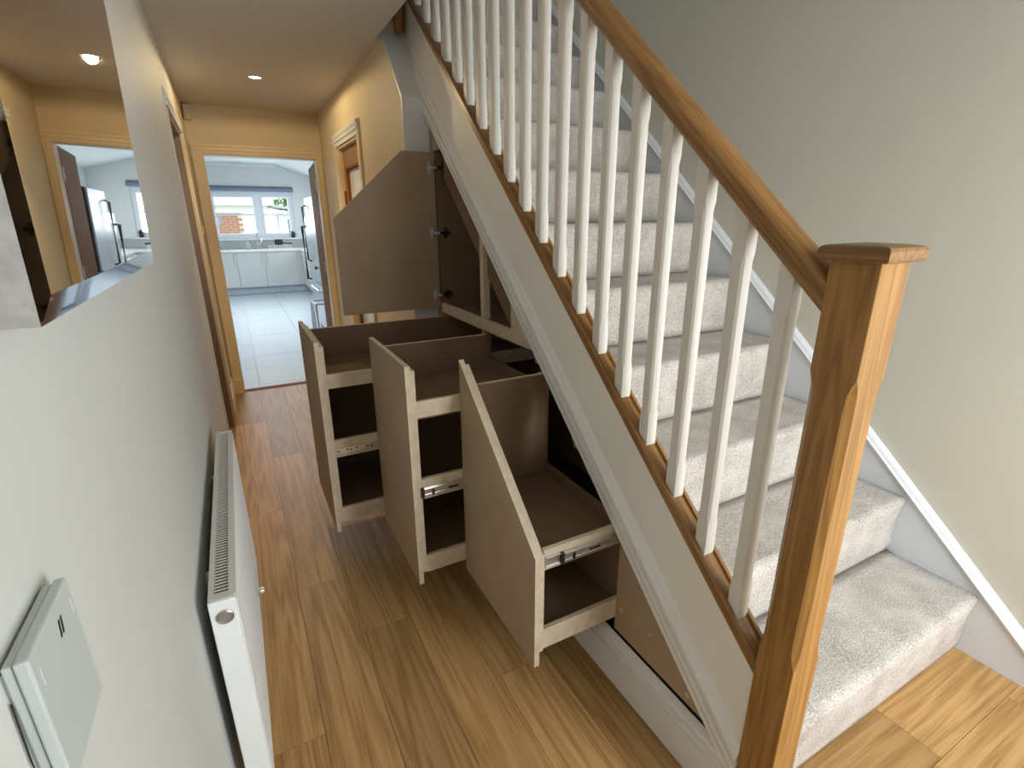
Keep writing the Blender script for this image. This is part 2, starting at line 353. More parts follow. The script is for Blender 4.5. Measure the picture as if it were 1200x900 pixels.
B(RW + 0.015, RW + 0.04, DY1 - 0.023, DY1 - 0.018, 1.62, 1.72).build('hinge', 'brown_door', d3)
B(RW, 0.95, DY0, DY0 + 0.018, 0, DH).build('jamb', 'casing_paint', d3); B(RW, 0.95, DY1 - 0.018, DY1, 0, DH).build('jamb', 'casing_paint', d3)
B(RW, 0.95, DY0 + 0.018, DY1 - 0.018, DH - 0.018, DH).build('door_head', 'casing_paint', d3)
B(RW - 0.016, RW, DY0 - 0.06, DY0 + 0.005, 0, DH).build('architrave_leg', 'casing_paint', d3); B(RW - 0.016, RW, DY1 - 0.005, DY1 + 0.06, 0, DH).build('architrave_leg', 'casing_paint', d3)
MB().prism([(RW, DH - 0.002), (RW - 0.014, DH - 0.002), (RW - 0.016, DH + 0.022), (RW - 0.024, DH + 0.026), (RW - 0.024, DH + 0.045), (RW - 0.016, DH + 0.05), (RW - 0.026, DH + 0.058), (RW - 0.026, DH + 0.078), (RW, DH + 0.085)], 'y', DY0 - 0.05, DY1 + 0.06).build('architrave_head', 'bright_white', d3)
struct(MB().prism([(RW - 0.018, 0), (RW, 0), (RW, 0.17), (RW - 0.010, 0.16), (RW - 0.018, 0.13)], 'y', YJ + 0.01, DY0 - 0.06).prism([(RW - 0.018, 0), (RW, 0), (RW, 0.17), (RW - 0.010, 0.16), (RW - 0.018, 0.13)], 'y', DY1 + 0.06, YE - 0.03).build('baseboard_passage', 'casing_paint'), 'cream skirting board below the glazed door wall', 'skirting board')
# dim room behind that door keeps daylight out
struct(B(1.02, 1.06, 3.3, 5.2, 0, CZ + 0.3).build('wall_beyond_door', 'cream_paint'), 'wall of the room behind the glazed oak door', 'wall')

# stair wall, front wall, ceilings, upper storey
struct(B(2.17, 2.29, YF, 5.4, 0, 4.9).build('wall_stair', 'stair_wall_paint'), 'plain off-white wall rising beside the carpeted stairs', 'wall')
m = MB(); m.box(WX - 0.12, 1.0, YF - 0.12, YF, 0, 4.9); m.box(2.1, 2.29, YF - 0.12, YF, 0, 4.9); m.box(1.0, 2.1, YF - 0.12, YF, 0, 0.5); m.box(1.0, 2.1, YF - 0.12, YF, 2.35, 4.9)
struct(m.build('wall_front', 'hall_paint'), 'front wall of the hall with an added tall window', 'wall')
wf = MB()
for x in (1.0, 1.525, 2.05): wf.box(x, x + 0.05, YF - 0.08, YF - 0.03, 0.5, 2.35)
for z in (0.5, 2.30): wf.box(1.05, 2.05, YF - 0.08, YF - 0.03, z, z + 0.05)
wnd = struct(wf.build('window_1', 'upvc_white'), 'unseen white framed front window added to let in daylight', 'window')
for x in (1.05, 1.575): B(x, x + 0.475, YF - 0.06, YF - 0.055, 0.55, 2.30).build('pane', 'pane', wnd)
m = MB(); m.box(WX - 0.12, 0.785, YF - 0.1, 2.93, CZ, CZ + 0.28); m.box(WX - 0.12, 0.93, 2.93, YE + 0.1, CZ, CZ + 0.28); m.box(0.93, 2.17, YF - 0.1, -0.5, CZ, CZ + 0.28); m.box(0.93, 2.17, 3.95, 5.4, CZ + 0.33, CZ + 0.61)
struct(m.build('ceiling', 'ceiling_paint'), 'dim off-white hall ceiling with a recessed spotlight', 'ceiling')
struct(MB().box(WX - 0.12, 2.29, YF - 0.12, 5.4, 4.8, 4.9).build('ceiling_upper', 'ceiling_paint'), 'ceiling of the landing above the stairs', 'ceiling')
m = MB(); m.box(WX - 0.2, WX - 0.08, YF, 5.4, CZ + 0.3, 4.9); m.box(WX - 0.12, 1.05, 5.28, 5.4, CZ + 0.3, 4.9); m.box(1.95, 2.17, 5.28, 5.4, CZ + 0.3, 4.9); m.box(1.05, 1.95, 5.28, 5.4, CZ + 0.3, 3.7); m.box(1.05, 1.95, 5.28, 5.4, 4.7, 4.9)
struct(m.build('wall_upper', 'stair_wall_paint'), 'walls of the landing above the stairs', 'wall')

# ================================================================== STAIRCASE
st = thing('staircase', 'carpeted staircase with white spindles, oak handrail and square oak newel post', 'staircase', (0.974, 0.507, 0))
NSTEP = 13
XS = 0.99
for k in range(1, NSTEP):
    y = Y0 + (k - 1) * G; z = k * RI; c = 0.030; t = 0.022; n = 7
    prof = [(y + t, z - RI + 0.0), (y + 0.012, z - RI + 0.0), (y + 0.006, z - RI + 0.03)]
    prof += [(y - 0.004, z - 0.11), (y - 0.012, z - 0.055)]
    cy, cz = y - 0.016 + c, z - c
    for i in range(n + 1):
        a = math.pi - (math.pi / 2) * i / n; prof.append((cy + c * math.cos(a), cz + c * math.sin(a)))
    prof += [(y + G * 0.5, z - 0.001), (y + G - 0.03, z), (y + G + 0.012, z + 0.004), (y + G + 0.012, z - t), (y + t, z - t)]
    mb = MB(); nx = 16; P = len(prof)
    rr = random.Random(k)
    for i in range(nx + 1):
        x = XS + (XR - XS) * i / nx; e = 0.010 if i in (0, nx) else 0.0
        for j, (a, b_) in enumerate(prof):
            jig = (rr.random() - 0.5) * 0.0035 if 3 <= j <= P - 4 else 0
            mb.v.append((x, a + jig * 0.6 + (e if 2 < j < 8 else 0), b_ + jig - (e * 0.6 if 6 < j < P - 2 else 0)))
    for i in range(nx):
        for j in range(P):
            mb.f.append([i * P + j, i * P + (j + 1) % P, (i + 1) * P + (j + 1) % P, (i + 1) * P + j]); mb.mi.append(0)
    mb.f += [list(range(P)), list(range(nx * P, nx * P + P))]; mb.mi += [0, 0]
    mb.build('carpeted_step', 'carpet', st, smooth=True)
YT = 3.55
# outer string and its planted moulding
stg = MB().slope([(0.945, -0.335), (0.985, -0.335), (0.985, -0.002), (0.945, -0.002)], 0.549, YT).build('outer_string', 'string_paint', st)
MB().slope([(0.9455, -0.345), (0.921, -0.345), (0.921, -0.324), (0.931, -0.320), (0.931, -0.315), (0.919, -0.311), (0.918, -0.304), (0.919, -0.290), (0.931, -0.286), (0.931, -0.280), (0.921, -0.276), (0.921, -0.262), (0.930, -0.250), (0.936, -0.236), (0.9455, -0.226)], 0.549, 3.12).build('moulding', 'white_gloss', stg)
# wall string + bead
ws = MB(); ws.prism([(0.30, 0.0), (0.30, 0.30 * 0.885 - 0.165), (0.22, 0.0)], 'x', XR, 2.169) if False else None
ws.prism([(-0.0, 0.0), (3.9, 0.0), (3.9, 3.9 * 0.885 - 0.205), (0.235, 0.235 * 0.885 - 0.205), (0.0, 0.0)][1:], 'x', XR, 2.1695)
wso = ws.build('wall_string', 'wall_string_paint', st)
bead = MB(); ya, yb = 0.232, 3.9
sec = [(2.1695, -0.205), (XR - 0.008, -0.205), (XR - 0.010, -0.196), (XR - 0.004, -0.190), (XR + 0.002, -0.176), (XR + 0.014, -0.170), (2.1695, -0.168)]
n = len(sec)
bead.add([(x, ya, 0.885 * ya + d) for x, d in sec] + [(x, yb, 0.885 * yb + d) for x, d in sec], [list(range(n))[::-1], list(range(n, 2 * n))] + [[i, (i + 1) % n, n + (i + 1) % n, n + i] for i in range(n)])
bead.build('string_bead', 'bright_white', wso)
# oak base rail with groove, and infill between spindles
br = MB().slope([(0.938, -0.002), (1.000, -0.002), (1.000, 0.034), (0.993, 0.041), (0.986, 0.041), (0.986, 0.030), (0.950, 0.030), (0.950, 0.034), (0.944, 0.034), (0.938, 0.028)], 0.549, YT).build('base_rail', 'oak_rail', st)
# handrail
hr = [(0.943, 0.857), (0.950, 0.857), (0.950, 0.868), (0.986, 0.868), (0.986, 0.857), (0.995, 0.857), (0.999, 0.868), (0.998, 0.880), (1.003, 0.892), (1.001, 0.905)]
for i in range(7):
    a = math.pi * (0.12 + 0.76 * i / 6); hr.append((0.969 + 0.032 * math.cos(a), 0.905 + 0.021 * math.sin(a)))
hr += [(0.935, 0.905), (0.933, 0.892), (0.939, 0.880), (0.938, 0.868)]
MB().slope(hr, 0.549, YT).build('handrail', 'oak_rail', st)
# spindles
bwid = 0.0345
def spindle():
    mb = MB(); L_ = 0.835
    lv = [(0, 0.0008, 1), (0.075, 0.0008, 0.3), (0.088, 0.0008, 0), (0.104, 0.0052, 0), (L_ - 0.10, 0.0052, 0), (L_ - 0.08, 0.0008, 0), (L_ - 0.06, 0.0008, .3), (L_, 0.0008, 1)]
    for z, c, sh in lv:
        w2 = bwid
        ring = [(c, 0), (w2 - c, 0), (w2, c), (w2, w2 - c), (w2 - c, w2), (c, w2), (0, w2 - c), (0, c)]
        for x, y in ring: mb.v.append((x, y, z + SL * y * sh + (0.0 if sh else 0)))
    for i in range(len(lv) - 1):
        for j in range(8):
            mb.f.append([i * 8 + j, i * 8 + (j + 1) % 8, (i + 1) * 8 + (j + 1) % 8, (i + 1) * 8 + j]); mb.mi.append(0)
    mb.f += [list(range(8))[::-1], list(range((len(lv) - 1) * 8, len(lv) * 8))]; mb.mi += [0, 0]
    return mb.mesh('spindle', 'spindle_paint')
sp = spindle()
for i in range(24):
    y = 0.624 + 0.1193 * i
    link('spindle', sp, st, loc=(0.9515, y, SL * y + 0.0305))
# newel post with stopped chamfers and cap
def post(x0, x1, y0, y1, levels):
    mb = MB()
    for z, c in levels:
        ring = [(x0 + c, y0), (x1 - c, y0), (x1, y0 + c), (x1, y1 - c), (x1 - c, y1), (x0 + c, y1), (x0, y1 - c), (x0, y0 + c)]
        for x, y in ring: mb.v.append((x, y, z))
    for i in range(len(levels) - 1):
        for j in range(8): mb.f.append([i * 8 + j, i * 8 + (j + 1) % 8, (i + 1) * 8 + (j + 1) % 8, (i + 1) * 8 + j]); mb.mi.append(0)
    n = len(levels); mb.f += [list(range(8))[::-1], list(range((n - 1) * 8, n * 8))]; mb.mi += [0, 0]
    return mb
nw = post(0.930, 1.018, 0.463, 0.549, [(0, 0.0012), (0.585, 0.0012), (0.597, 0.006), (0.622, 0.0125), (0.66, 0.0135), (1.18, 0.0135), (1.215, 0.0115), (1.232, 0.006), (1.244, 0.0012), (1.447, 0.0012)]).build('newel_post', 'oak_post', st)
cap = MB(); x0, x1, y0, y1 = 0.914, 1.034, 0.447, 0.565
for z, c in [(1.4465, 0.006), (1.4480, 0.003), (1.4525, 0.0), (1.4655, 0.0), (1.4705, 0.003), (1.4730, 0.009), (1.4755, 0.030), (1.4765, 0.05)]:
    for x, y in [(x0 + c, y0 + c), (x1 - c, y0 + c), (x1 - c, y1 - c), (x0 + c, y1 - c)]: cap.v.append((x, y, z))
for i in range(7):
    for j in range(4): cap.f.append([i * 4 + j, i * 4 + (j + 1) % 4, (i + 1) * 4 + (j + 1) % 4, (i + 1) * 4 + j]); cap.mi.append(0)
cap.f += [[3, 2, 1, 0], [28, 29, 30, 31]]; cap.mi += [0, 0]
cap.build('newel_cap', 'oak_cap', nw)
# pendant end of the landing newel hanging below the ceiling line
pd = MB().lathe([(0.012, 0), (0.022, 0.01), (0.026, 0.03), (0.024, 0.05), (0.028, 0.06), (0.028, 0.20)], (0.905, 2.90, 2.40), n=16).build('newel_drop', 'oak_post', st, smooth=True)

# skirting under the string
struct(MB().prism([(0.953, 0), (0.929, 0), (0.929, 0.120), (0.937, 0.123), (0.937, 0.127), (0.930, 0.131), (0.930, 0.146), (0.939, 0.150), (0.939, 0.155), (0.933, 0.159), (0.936, 0.170), (0.944, 0.176), (0.953, 0.181)], 'y', 0.549, YJ - 0.013).build('baseboard_right', 'white_gloss'), 'white moulded skirting board below the stair string and drawers', 'skirting board')

# ================================================================== UNDER-STAIR CABINET
cb = thing('understair_cabinet', 'unpainted MDF under-stair cabinet with three pulled out drawers and an open door', 'cabinet', (0.964, 1.83, 0.183))
PX0, PX1 = 0.955, 0.973
def soffit(y): return 0.885 * y - 0.545
def under(y): return SL * y - 0.338
# carcass: shelf, shelf rail, posts, back, end panel, soffit
B(PX0 + 0.001, 1.40, 1.84, 2.60, 1.030, 1.047).build('shelf', 'mdf_shaded', cb)
B(PX0, PX1, 1.60, 2.60, 1.035, 1.085).build('shelf_rail', 'mdf_edge', cb, bevel=0.001)
MB().prism([(2.060, 1.085), (2.095, 1.085), (2.095, under(2.095)), (2.060, under(2.060))], 'x', PX0, PX1 + 0.012).build('frame_post', 'mdf_edge', cb)
MB().prism([(1.602, 1.085), (1.805, 1.085), (1.805, under(1.805)), (1.602, under(1.602))], 'x', PX0 + 0.001, PX1).build('frame_panel', 'mdf_edge', cb)
B(PX0, 1.40, 2.600, 2.617, 1.048, 1.83).build('end_panel', 'mdf_shaded', cb)
B(PX0 - 0.003, PX1 + 0.012, 2.618, 2.645, 0.19, under(2.618)).build('hinge_stile', 'mdf_face', cb)
MB().prism([(2.443, 1.835), (2.617, 1.835), (2.617, under(2.617)), (2.443, under(2.443))], 'x', PX0, PX1).build('header_panel', 'mdf_face', cb)
MB().prism([(1.20, 0.30), (2.63, 0.30), (2.63, soffit(2.63)), (1.20, soffit(1.20))], 'x', 1.40, 1.412).build('back_panel', 'mdf_shaded', cb)
MB().prism([(1.83, soffit(1.83)), (2.59, soffit(2.59)), (2.59, soffit(2.59) + 0.012), (1.83, soffit(1.83) + 0.012)], 'x', 0.99, 1.40).build('soffit_panel', 'mdf_shaded', cb)
MB().prism([(1.84, soffit(1.84)), (2.54, soffit(2.54)), (2.54, under(2.54)), (1.84, under(1.84))], 'x', 0.9755, 0.9885).build('soffit_edge', 'mdf_shaded', cb)
B(PX0, PX1, 1.578, 1.590, 0.19, 0.96).build('drawer_divider', 'mdf_face', cb); B(PX0, PX1, 2.074, 2.090, 0.19, 1.035).build('drawer_divider', 'mdf_face', cb); B(PX0, PX1, 2.595, 2.617, 0.19, 1.035).build('drawer_divider', 'mdf_face', cb)
# fixed raking panel at the foot
pn = MB().prism([(1.063, 0.192), (1.063, under(1.063)), (0.60, under(0.60)), (0.60, 0.192)], 'x', PX0, PX1).build('fixed_panel', 'mdf_face', cb)
for y, z, r in ((1.035, 0.535, .010), (1.035, 0.285, .011), (0.93, 0.44, .008), (0.80, 0.33, .009), (0.74, 0.222, .009), (0.90, 0.30, .006)):
    MB().cyl((PX0 - 0.0006, y, z), r, 0.0012, 'x', 12).build('filler_spot', 'filler', pn)
# door
DX0, DX1 = 0.442, 0.950
dr = MB(); dr.m = 0
dr.prism([(DX0, 1.060), (DX1, 1.060), (DX1, 1.828), (0.785, 1.828), (DX0, 1.520)], 'y', 2.600, 2.618)
dro = dr.build('door', 'mdf_face', cb, bevel=0.001)
for z in (1.757, 1.446, 1.130):
    h = MB(); h.cyl((0.920, 2.599, z), 0.013, -0.003, 'y', 18); h.box(0.913, 0.926, 2.5965, 2.599, z - 0.027, z + 0.027)
    h.box(0.926, 0.958, 2.586, 2.596, z - 0.006, z + 0.006); h.cyl((0.921, 2.5955, z + 0.022), 0.006, -0.003, 'y', 10); h.cyl((0.921, 2.5955, z - 0.022), 0.006, -0.003, 'y', 10)
    ho = h.build('hinge', 'hinge_metal', dro)
    h = MB(); h.box(0.958, 1.012, 2.582, 2.5995, z - 0.008, z + 0.008); h.box(0.985, 0.998, 2.592, 2.5995, z - 0.026, z + 0.026); h.cyl((0.992, 2.592, z + 0.018), 0.005, -0.003, 'y', 10)
    h.build('hinge_plate', 'steel_dark', cb)

def runner(o, x0, x1, y, z, style):
    """drawer slide on the near side rail"""
    m = MB()
    if style == 'bare':
        m.box(x0, x1, y - 0.006, y, z - 0.012, z + 0.012); m.build('runner', 'steel', o)
        h = MB()
        for x in (0.008, 0.045, 0.06, 0.085, 0.13, 0.15): h.cyl((x0 + x, y - 0.0062, z + (0.002 if int(x * 1000) % 2 else -0.001)), 0.0042, -0.0006, 'y', 10)
        h.build('runner_hole', 'black_plastic', o)['kind'] = 'stuff'
    else:
        m.box(x0, x1, y - 0.004, y, z - 0.018, z + 0.018)
        m.box(x0, x1, y - 0.009, y - 0.004, z + 0.013, z + 0.018); m.box(x0, x1, y - 0.009, y - 0.004, z - 0.018, z - 0.013); m.build('runner', 'steel', o, bevel=0.0008)
        xm = x0 + (0.062 if style == 'open' else 0.004)
        m = MB(); m.box(xm, x1 + 0.03, y - 0.0125, y - 0.0095, z - 0.015, z + 0.015); m.box(xm, x1 + 0.03, y - 0.015, y - 0.0125, z + 0.007, z + 0.015); m.box(xm, x1 + 0.03, y - 0.015, y - 0.0125, z - 0.015, z - 0.007)
        m.build('runner_channel', 'steel', o)
        B(xm - 0.012, xm - 0.002, y - 0.014, y - 0.004, z - 0.02, z + 0.02).build('runner_stop', 'black_plastic', o); B(xm + 0.028, xm + 0.036, y - 0.0165, y - 0.0125, z - 0.012, z + 0.012).build('release_lever', 'black_plastic', o); B(xm + 0.09, xm + 0.13, y - 0.0132, y - 0.0125, z - 0.004, z + 0.004).build('runner_slot', 'black_plastic', o)

def drawer(x, ya, yb, xb, tops, label, far_top, shelf_z, rails, slide):
    """x = outer face of front; ya/yb near and far edge; xb back of the box"""
    xi = x + 0.018; xj = xi + 0.017
    ny, fy = ya + 0.010, yb - 0.012            # near / far outer faces of the box
    m = MB()
    m.box(xj, xb, fy - 0.016, fy, 0.24, far_top)                                     # far side
    m.box(xb - 0.016, xb, ny, fy - 0.016, 0.24, shelf_z + 0.04)                      # back
    m.box(xj, xb - 0.016, ny + 0.016, fy - 0.016, 0.262, 0.278)                      # floor
    m.box(xj, xb - 0.016, ny + 0.016, fy - 0.016, shelf_z - 0.018, shelf_z)          # tray
    o = m.build('drawer', 'mdf_shaded', cb)
    if label: o['label'] = label
    f = MB(); f.prism(tops(0), 'x', x, xi); fo = f.build('drawer_front', ['mdf_face', 'mdf_edge'], o)
    for p in fo.data.polygons:
        if abs(p.normal.x) < 0.5: p.material_index = 1
    f = MB(); f.prism(tops(1), 'x', xi, xj); fo = f.build('inner_front', ['mdf_face', 'mdf_edge'], o)
    for p in fo.data.polygons:
        if abs(p.normal.x) < 0.5: p.material_index = 1
    for (z0, z1) in rails:
        B(xj, xb - 0.016, ny, ny + 0.016, z0, z1).build('side_rail', 'mdf_edge', o, bevel=0.001)
    B(xj, xb - 0.016, fy - 0.0162, fy + 0.0002, far_top, far_top + 0.001).build('top_edge', 'mdf_edge', o)
    zs = 0.575 if slide != 'open' else 0.560
    runner(o, xj + 0.003, min(xb - 0.05, xj + (0.18 if slide == 'bare' else 0.30)), ny, zs, slide)
    return o
def flat(ya, yb):
    return lambda i: [(ya, 0.19), (yb, 0.19), (yb, 1.055), (ya, 1.055)] if i == 0 else [(ya + 0.006, 0.235), (yb - 0.006, 0.235), (yb - 0.006, 1.035), (ya + 0.006, 1.035)]
def rake(i):
    if i == 0: return [(1.052, 0.19), (1.583, 0.19), (1.583, 1.053), (1.052, 0.585)]
    return [(1.058, 0.235), (1.577, 0.235), (1.577, 1.035), (1.058, 0.578)]
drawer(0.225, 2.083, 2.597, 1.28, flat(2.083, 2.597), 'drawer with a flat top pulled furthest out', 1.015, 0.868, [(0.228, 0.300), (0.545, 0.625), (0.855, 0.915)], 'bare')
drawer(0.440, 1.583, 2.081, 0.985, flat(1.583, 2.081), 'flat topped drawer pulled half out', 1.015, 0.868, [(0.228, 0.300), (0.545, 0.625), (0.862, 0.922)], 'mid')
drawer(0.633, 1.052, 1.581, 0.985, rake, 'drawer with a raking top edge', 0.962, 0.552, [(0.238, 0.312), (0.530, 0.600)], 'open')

# ================================================================== RADIATOR
rx0, rx1, ry0, ry1, rz0, rz1 = -0.159, -0.105, 1.075, 2.110, 0.150, 0.746
ra = thing('radiator', 'white panel radiator with slotted top grille on the pale wall', 'radiator', (-0.13, 1.6, 0.15))
fp = MB(); nfl = 31; pts = []
for i in range(nfl):
    y = ry0 + 0.012 + (ry1 - ry0 - 0.024) * i / nfl; d = (ry1 - ry0 - 0.024) / nfl
    pts += [(rx1, y), (rx1, y + d * 0.62), (rx1 - 0.004, y + d * 0.72), (rx1 - 0.004, y + d * 0.90)]
pts += [(rx1, ry1 - 0.012), (rx1 - 0.010, ry1 - 0.012), (rx1 - 0.010, ry0 + 0.012)]
fp.prism(pts, 'z', rz0 + 0.01, rz1 - 0.012); fp.build('front_panel', 'radiator_white', ra)
B(rx0, rx0 + 0.010, ry0 + 0.012, ry1 - 0.012, rz0 + 0.01, rz1 - 0.014).build('back_panel', 'radiator_white', ra)
for (a, b_) in ((ry0, ry0 + 0.012), (ry1 - 0.012, ry1)):
    B(rx0 - 0.001, rx1 - 0.002, a, b_, rz0, rz1 - 0.001).build('side_panel', 'radiator_white', ra, bevel=0.003)
fr = MB(); fr.box(rx0, rx0 + 0.011, ry0 + 0.012, ry1 - 0.012, rz1 - 0.012, rz1); fr.box(rx1 - 0.015, rx1 - 0.001, ry0 + 0.012, ry1 - 0.012, rz1 - 0.012, rz1)
fr.box(rx0 + 0.011, rx1 - 0.015, ry0 + 0.012, ry0 + 0.026, rz1 - 0.012, rz1 - 0.001); fr.box(rx0 + 0.011, rx1 - 0.015, ry1 - 0.026, ry1 - 0.012, rz1 - 0.012, rz1 - 0.001)
go = fr.build('top_grille', 'grille_white', ra)
sl = MB(); ns = 82
for i in range(ns):
    y = ry0 + 0.030 + (ry1 - ry0 - 0.062) * i / (ns - 1); sl.box(rx0 + 0.011, rx1 - 0.015, y - 0.0026, y + 0.0026, rz1 - 0.0030, rz1 - 0.0015)
so = sl.build('grille_slats', 'grille_white', go); so['kind'] = 'stuff'
B(rx0 + 0.011, rx1 - 0.011, ry0 + 0.014, ry1 - 0.014, rz0 + 0.02, rz1 - 0.018).build('shade_block', 'slat_gap_shade', ra)  # near-black block: shade between the grille slats put into its colour
pl = MB().lathe([(0.0175, 0), (0.0175, -0.003), (0.0155, -0.0045), (0.0135, -0.002), (0.0125, -0.003)], (-0.132, ry0, 0.7045), n=24, axis='y').build('end_plug', 'plug_metal', ra, smooth=False)
v = MB().cyl((-0.108, 1.72, 0.262), 0.006, 0.02, 'x').lathe([(0.011, 0), (0.014, 0.006), (0.012, 0.018)], (-0.098, 1.72, 0.272), axis='x', n=14)
v.build('bleed_valve', 'steel', ra)
for y in (1.30, 1.88): B(WX + 0.001, rx0, y, y + 0.03, 0.25, 0.66).build('wall_bracket', 'radiator_white', ra)
for y in (1.10, 2.09): MB().tube([(-0.13, y, 0.155), (-0.13, y, 0.002)], 0.0075).build('pipe', 'bright_white', ra)

# ================================================================== MIRROR (leans off the wall at the top)
mi = thing('mirror', 'large rectangular mirror with a silver frame above the radiator', 'mirror', (WX, 0.92, 1.44))
my0, my1, mz0, mz1 = 0.545, 1.300, 1.436, 2.22
XF = -0.148
lean = 0.022
def lx(x, z): return x + lean * (z - mz0)
def mirror_ring(outer, inner, xo, xi):
    y0, y1, z0, z1 = outer; a, b_, c, d = inner
    return [(lx(xo, z0), y0, z0), (lx(xo, z0), y1, z0), (lx(xo, z1), y1, z1), (lx(xo, z1), y0, z1), (lx(xi, c), a, c), (lx(xi, c), b_, c), (lx(xi, d), b_, d), (lx(xi, d), a, d)]
bw = 0.030
rg = MB().add(mirror_ring((my0, my1, mz0, mz1), (my0 + bw, my1 - bw * 0.8, mz0 + bw * 0.75, mz1 - bw), XF, XF + 0.004), [[0, 1, 5, 4], [1, 2, 6, 5], [2, 3, 7, 6], [3, 0, 4, 7]])
fr = MB(); vs = [(WX + 0.003, my0, mz0), (WX + 0.003, my1, mz0), (WX + 0.003, my1, mz1), (WX + 0.003, my0, mz1), (lx(XF, mz0), my0, mz0), (lx(XF, mz0), my1, mz0), (lx(XF, mz1), my1, mz1), (lx(XF, mz1), my0, mz1)]
fr.add(vs, [[0, 1, 5, 4], [1, 2, 6, 5], [2, 3, 7, 6], [3, 0, 4, 7], [3, 2, 1, 0]]).build('frame', 'hammered_silver', mi)
rg.build('bevelled_border', 'mirror_bevel', mi)
a, b_, c, d = my0 + bw, my1 - bw * 0.8, mz0 + bw * 0.75, mz1 - bw
gl = MB(); gl.add([(lx(XF + 0.004, c), a, c), (lx(XF + 0.004, c), b_, c), (lx(XF + 0.004, d), b_, d), (lx(XF + 0.004, d), a, d), (lx(XF - 0.004, c), a, c), (lx(XF - 0.004, c), b_, c), (lx(XF - 0.004, d), b_, d), (lx(XF - 0.004, d), a, d)],
    [[0, 1, 2, 3], [7, 6, 5, 4], [0, 1, 5, 4], [1, 2, 6, 5], [2, 3, 7, 6], [3, 0, 4, 7]]); gl.build('mirror_glass', 'mirror_glass', mi)

# ================================================================== WALL BOX
bx = thing('wall_box', 'small grey plastic box with two slots on the pale wall', 'wall box', (WX, 0.447, 1.108))
B(WX + 0.0025, WX + 0.009, 0.400, 0.495, 1.111, 1.229).build('back_tray', 'plastic_grey', bx, bevel=0.0012)
co = B(WX + 0.0096, WX + 0.0185, 0.3975, 0.4975, 1.108, 1.2315).build('cover', 'plastic_grey', bx, bevel=0.0018)
for i in range(2): MB().prism([(0.4535 + i * 0.0055, 1.203), (0.4565 + i * 0.0055, 1.203), (0.4595 + i * 0.0055, 1.217), (0.4565 + i * 0.0055, 1.217)], 'x', WX + 0.0183, WX + 0.0188).build('slot', 'black_plastic', co)
for y in (0.408, 0.489): B(WX + 0.0184, WX + 0.0188, y, y + 0.001, 1.20, 1.215).build('rib', 'bright_white', co)
B(WX, WX + 0.0026, 0.403, 0.47, 1.115, 1.222).build('base_plate', 'plastic_grey', bx)
MB().box(WX + 0.003, WX + 0.008, 0.4945, 0.4965, 1.212, 1.218).build('clip', 'plastic_grey', bx)
tag(MB().tube([(WX + 0.002, 0.399, 1.20), (WX + 0.002, 0.396, 1.15), (WX + 0.002, 0.398, 1.09), (WX + 0.002, 0.40, 0.9), (WX + 0.002, 0.40, 0.17)], 0.0007, 6).build('thin_cable', 'black_plastic'), 'thin dark cable running down the wall beside the grey box', 'cable')

# switch and sensor by the kitchen doorway
sw = thing('light_switch', 'cream light switch on the wall beside the kitchen doorway', 'light switch', (WX, 4.80, 1.44))
B(WX, WX + 0.010, 4.76, 4.84, 1.40, 1.48).build('plate', 'casing_paint', sw, bevel=0.002); B(WX + 0.010, WX + 0.015, 4.785, 4.815, 1.42, 1.46).build('rocker', 'casing_paint', sw)
al = thing('motion_sensor', 'small cream motion sensor in the ceiling corner above the doorway', 'sensor', (WX + 0.04, YE - 0.03, 2.255))
MB().prism([(WX + 0.004, YE - 0.001), (WX + 0.06, YE - 0.001), (WX + 0.066, YE - 0.022), (WX + 0.045, YE - 0.045), (WX + 0.01, YE - 0.045)], 'z', 2.255, 2.362).build('housing', 'cream_paint', al, bevel=0.004)
MB().prism([(WX + 0.020, YE - 0.045), (WX + 0.052, YE - 0.045), (WX + 0.048, YE - 0.052), (WX + 0.024, YE - 0.052)], 'z', 2.27, 2.31).build('lens', 'cream_paint', al)

# ================================================================== SPOTLIGHTS
def spot(x, y, power, label, beam=0.0):
    t = thing('ceiling_spotlight', label, 'spotlight', (x, y, CZ), 'spotlights in the hall ceiling')
    MB().lathe([(0.034, 0), (0.044, 0), (0.044, -0.004), (0.036, -0.006), (0.034, -0.002)], (x, y, CZ), n=28).build('trim_ring', 'chrome', t)
    MB().cyl((x, y, CZ - 0.003), 0.033, 0.002, n=24).build('lamp', 'lamp_glow', t)
    l = bpy.data.lights.new('spot_lamp', 'SPOT'); l.energy = power; l.color = (1.0, 0.76, 0.42); l.spot_size = math.radians(178); l.spot_blend = 0.12; l.shadow_soft_size = 0.03
    o = bpy.data.objects.new('spot_lamp', l); COL.objects.link(o); o.location = (x, y, CZ - 0.012); o.parent = t; o.matrix_parent_inverse = Matrix.Translation(-Vector(t.location))
    if beam:      # the reflector's main beam; the lamp above is its wide spill
        l = bpy.data.lights.new('spot_beam', 'SPOT'); l.energy = beam; l.color = (1.0, 0.78, 0.46); l.spot_size = math.radians(104); l.spot_blend = 0.7; l.shadow_soft_size = 0.025
        o = bpy.data.objects.new('spot_beam', l); COL.objects.link(o); o.location = (x, y, CZ - 0.012); o.parent = t; o.matrix_parent_inverse = Matrix.Translation(-Vector(t.location))
spot(0.29, 3.98, 18, 'recessed spotlight in the ceiling before the kitchen doorway', 48)
spot(0.31, 2.55, 1.2, 'recessed spotlight in the ceiling above the open cupboard door')

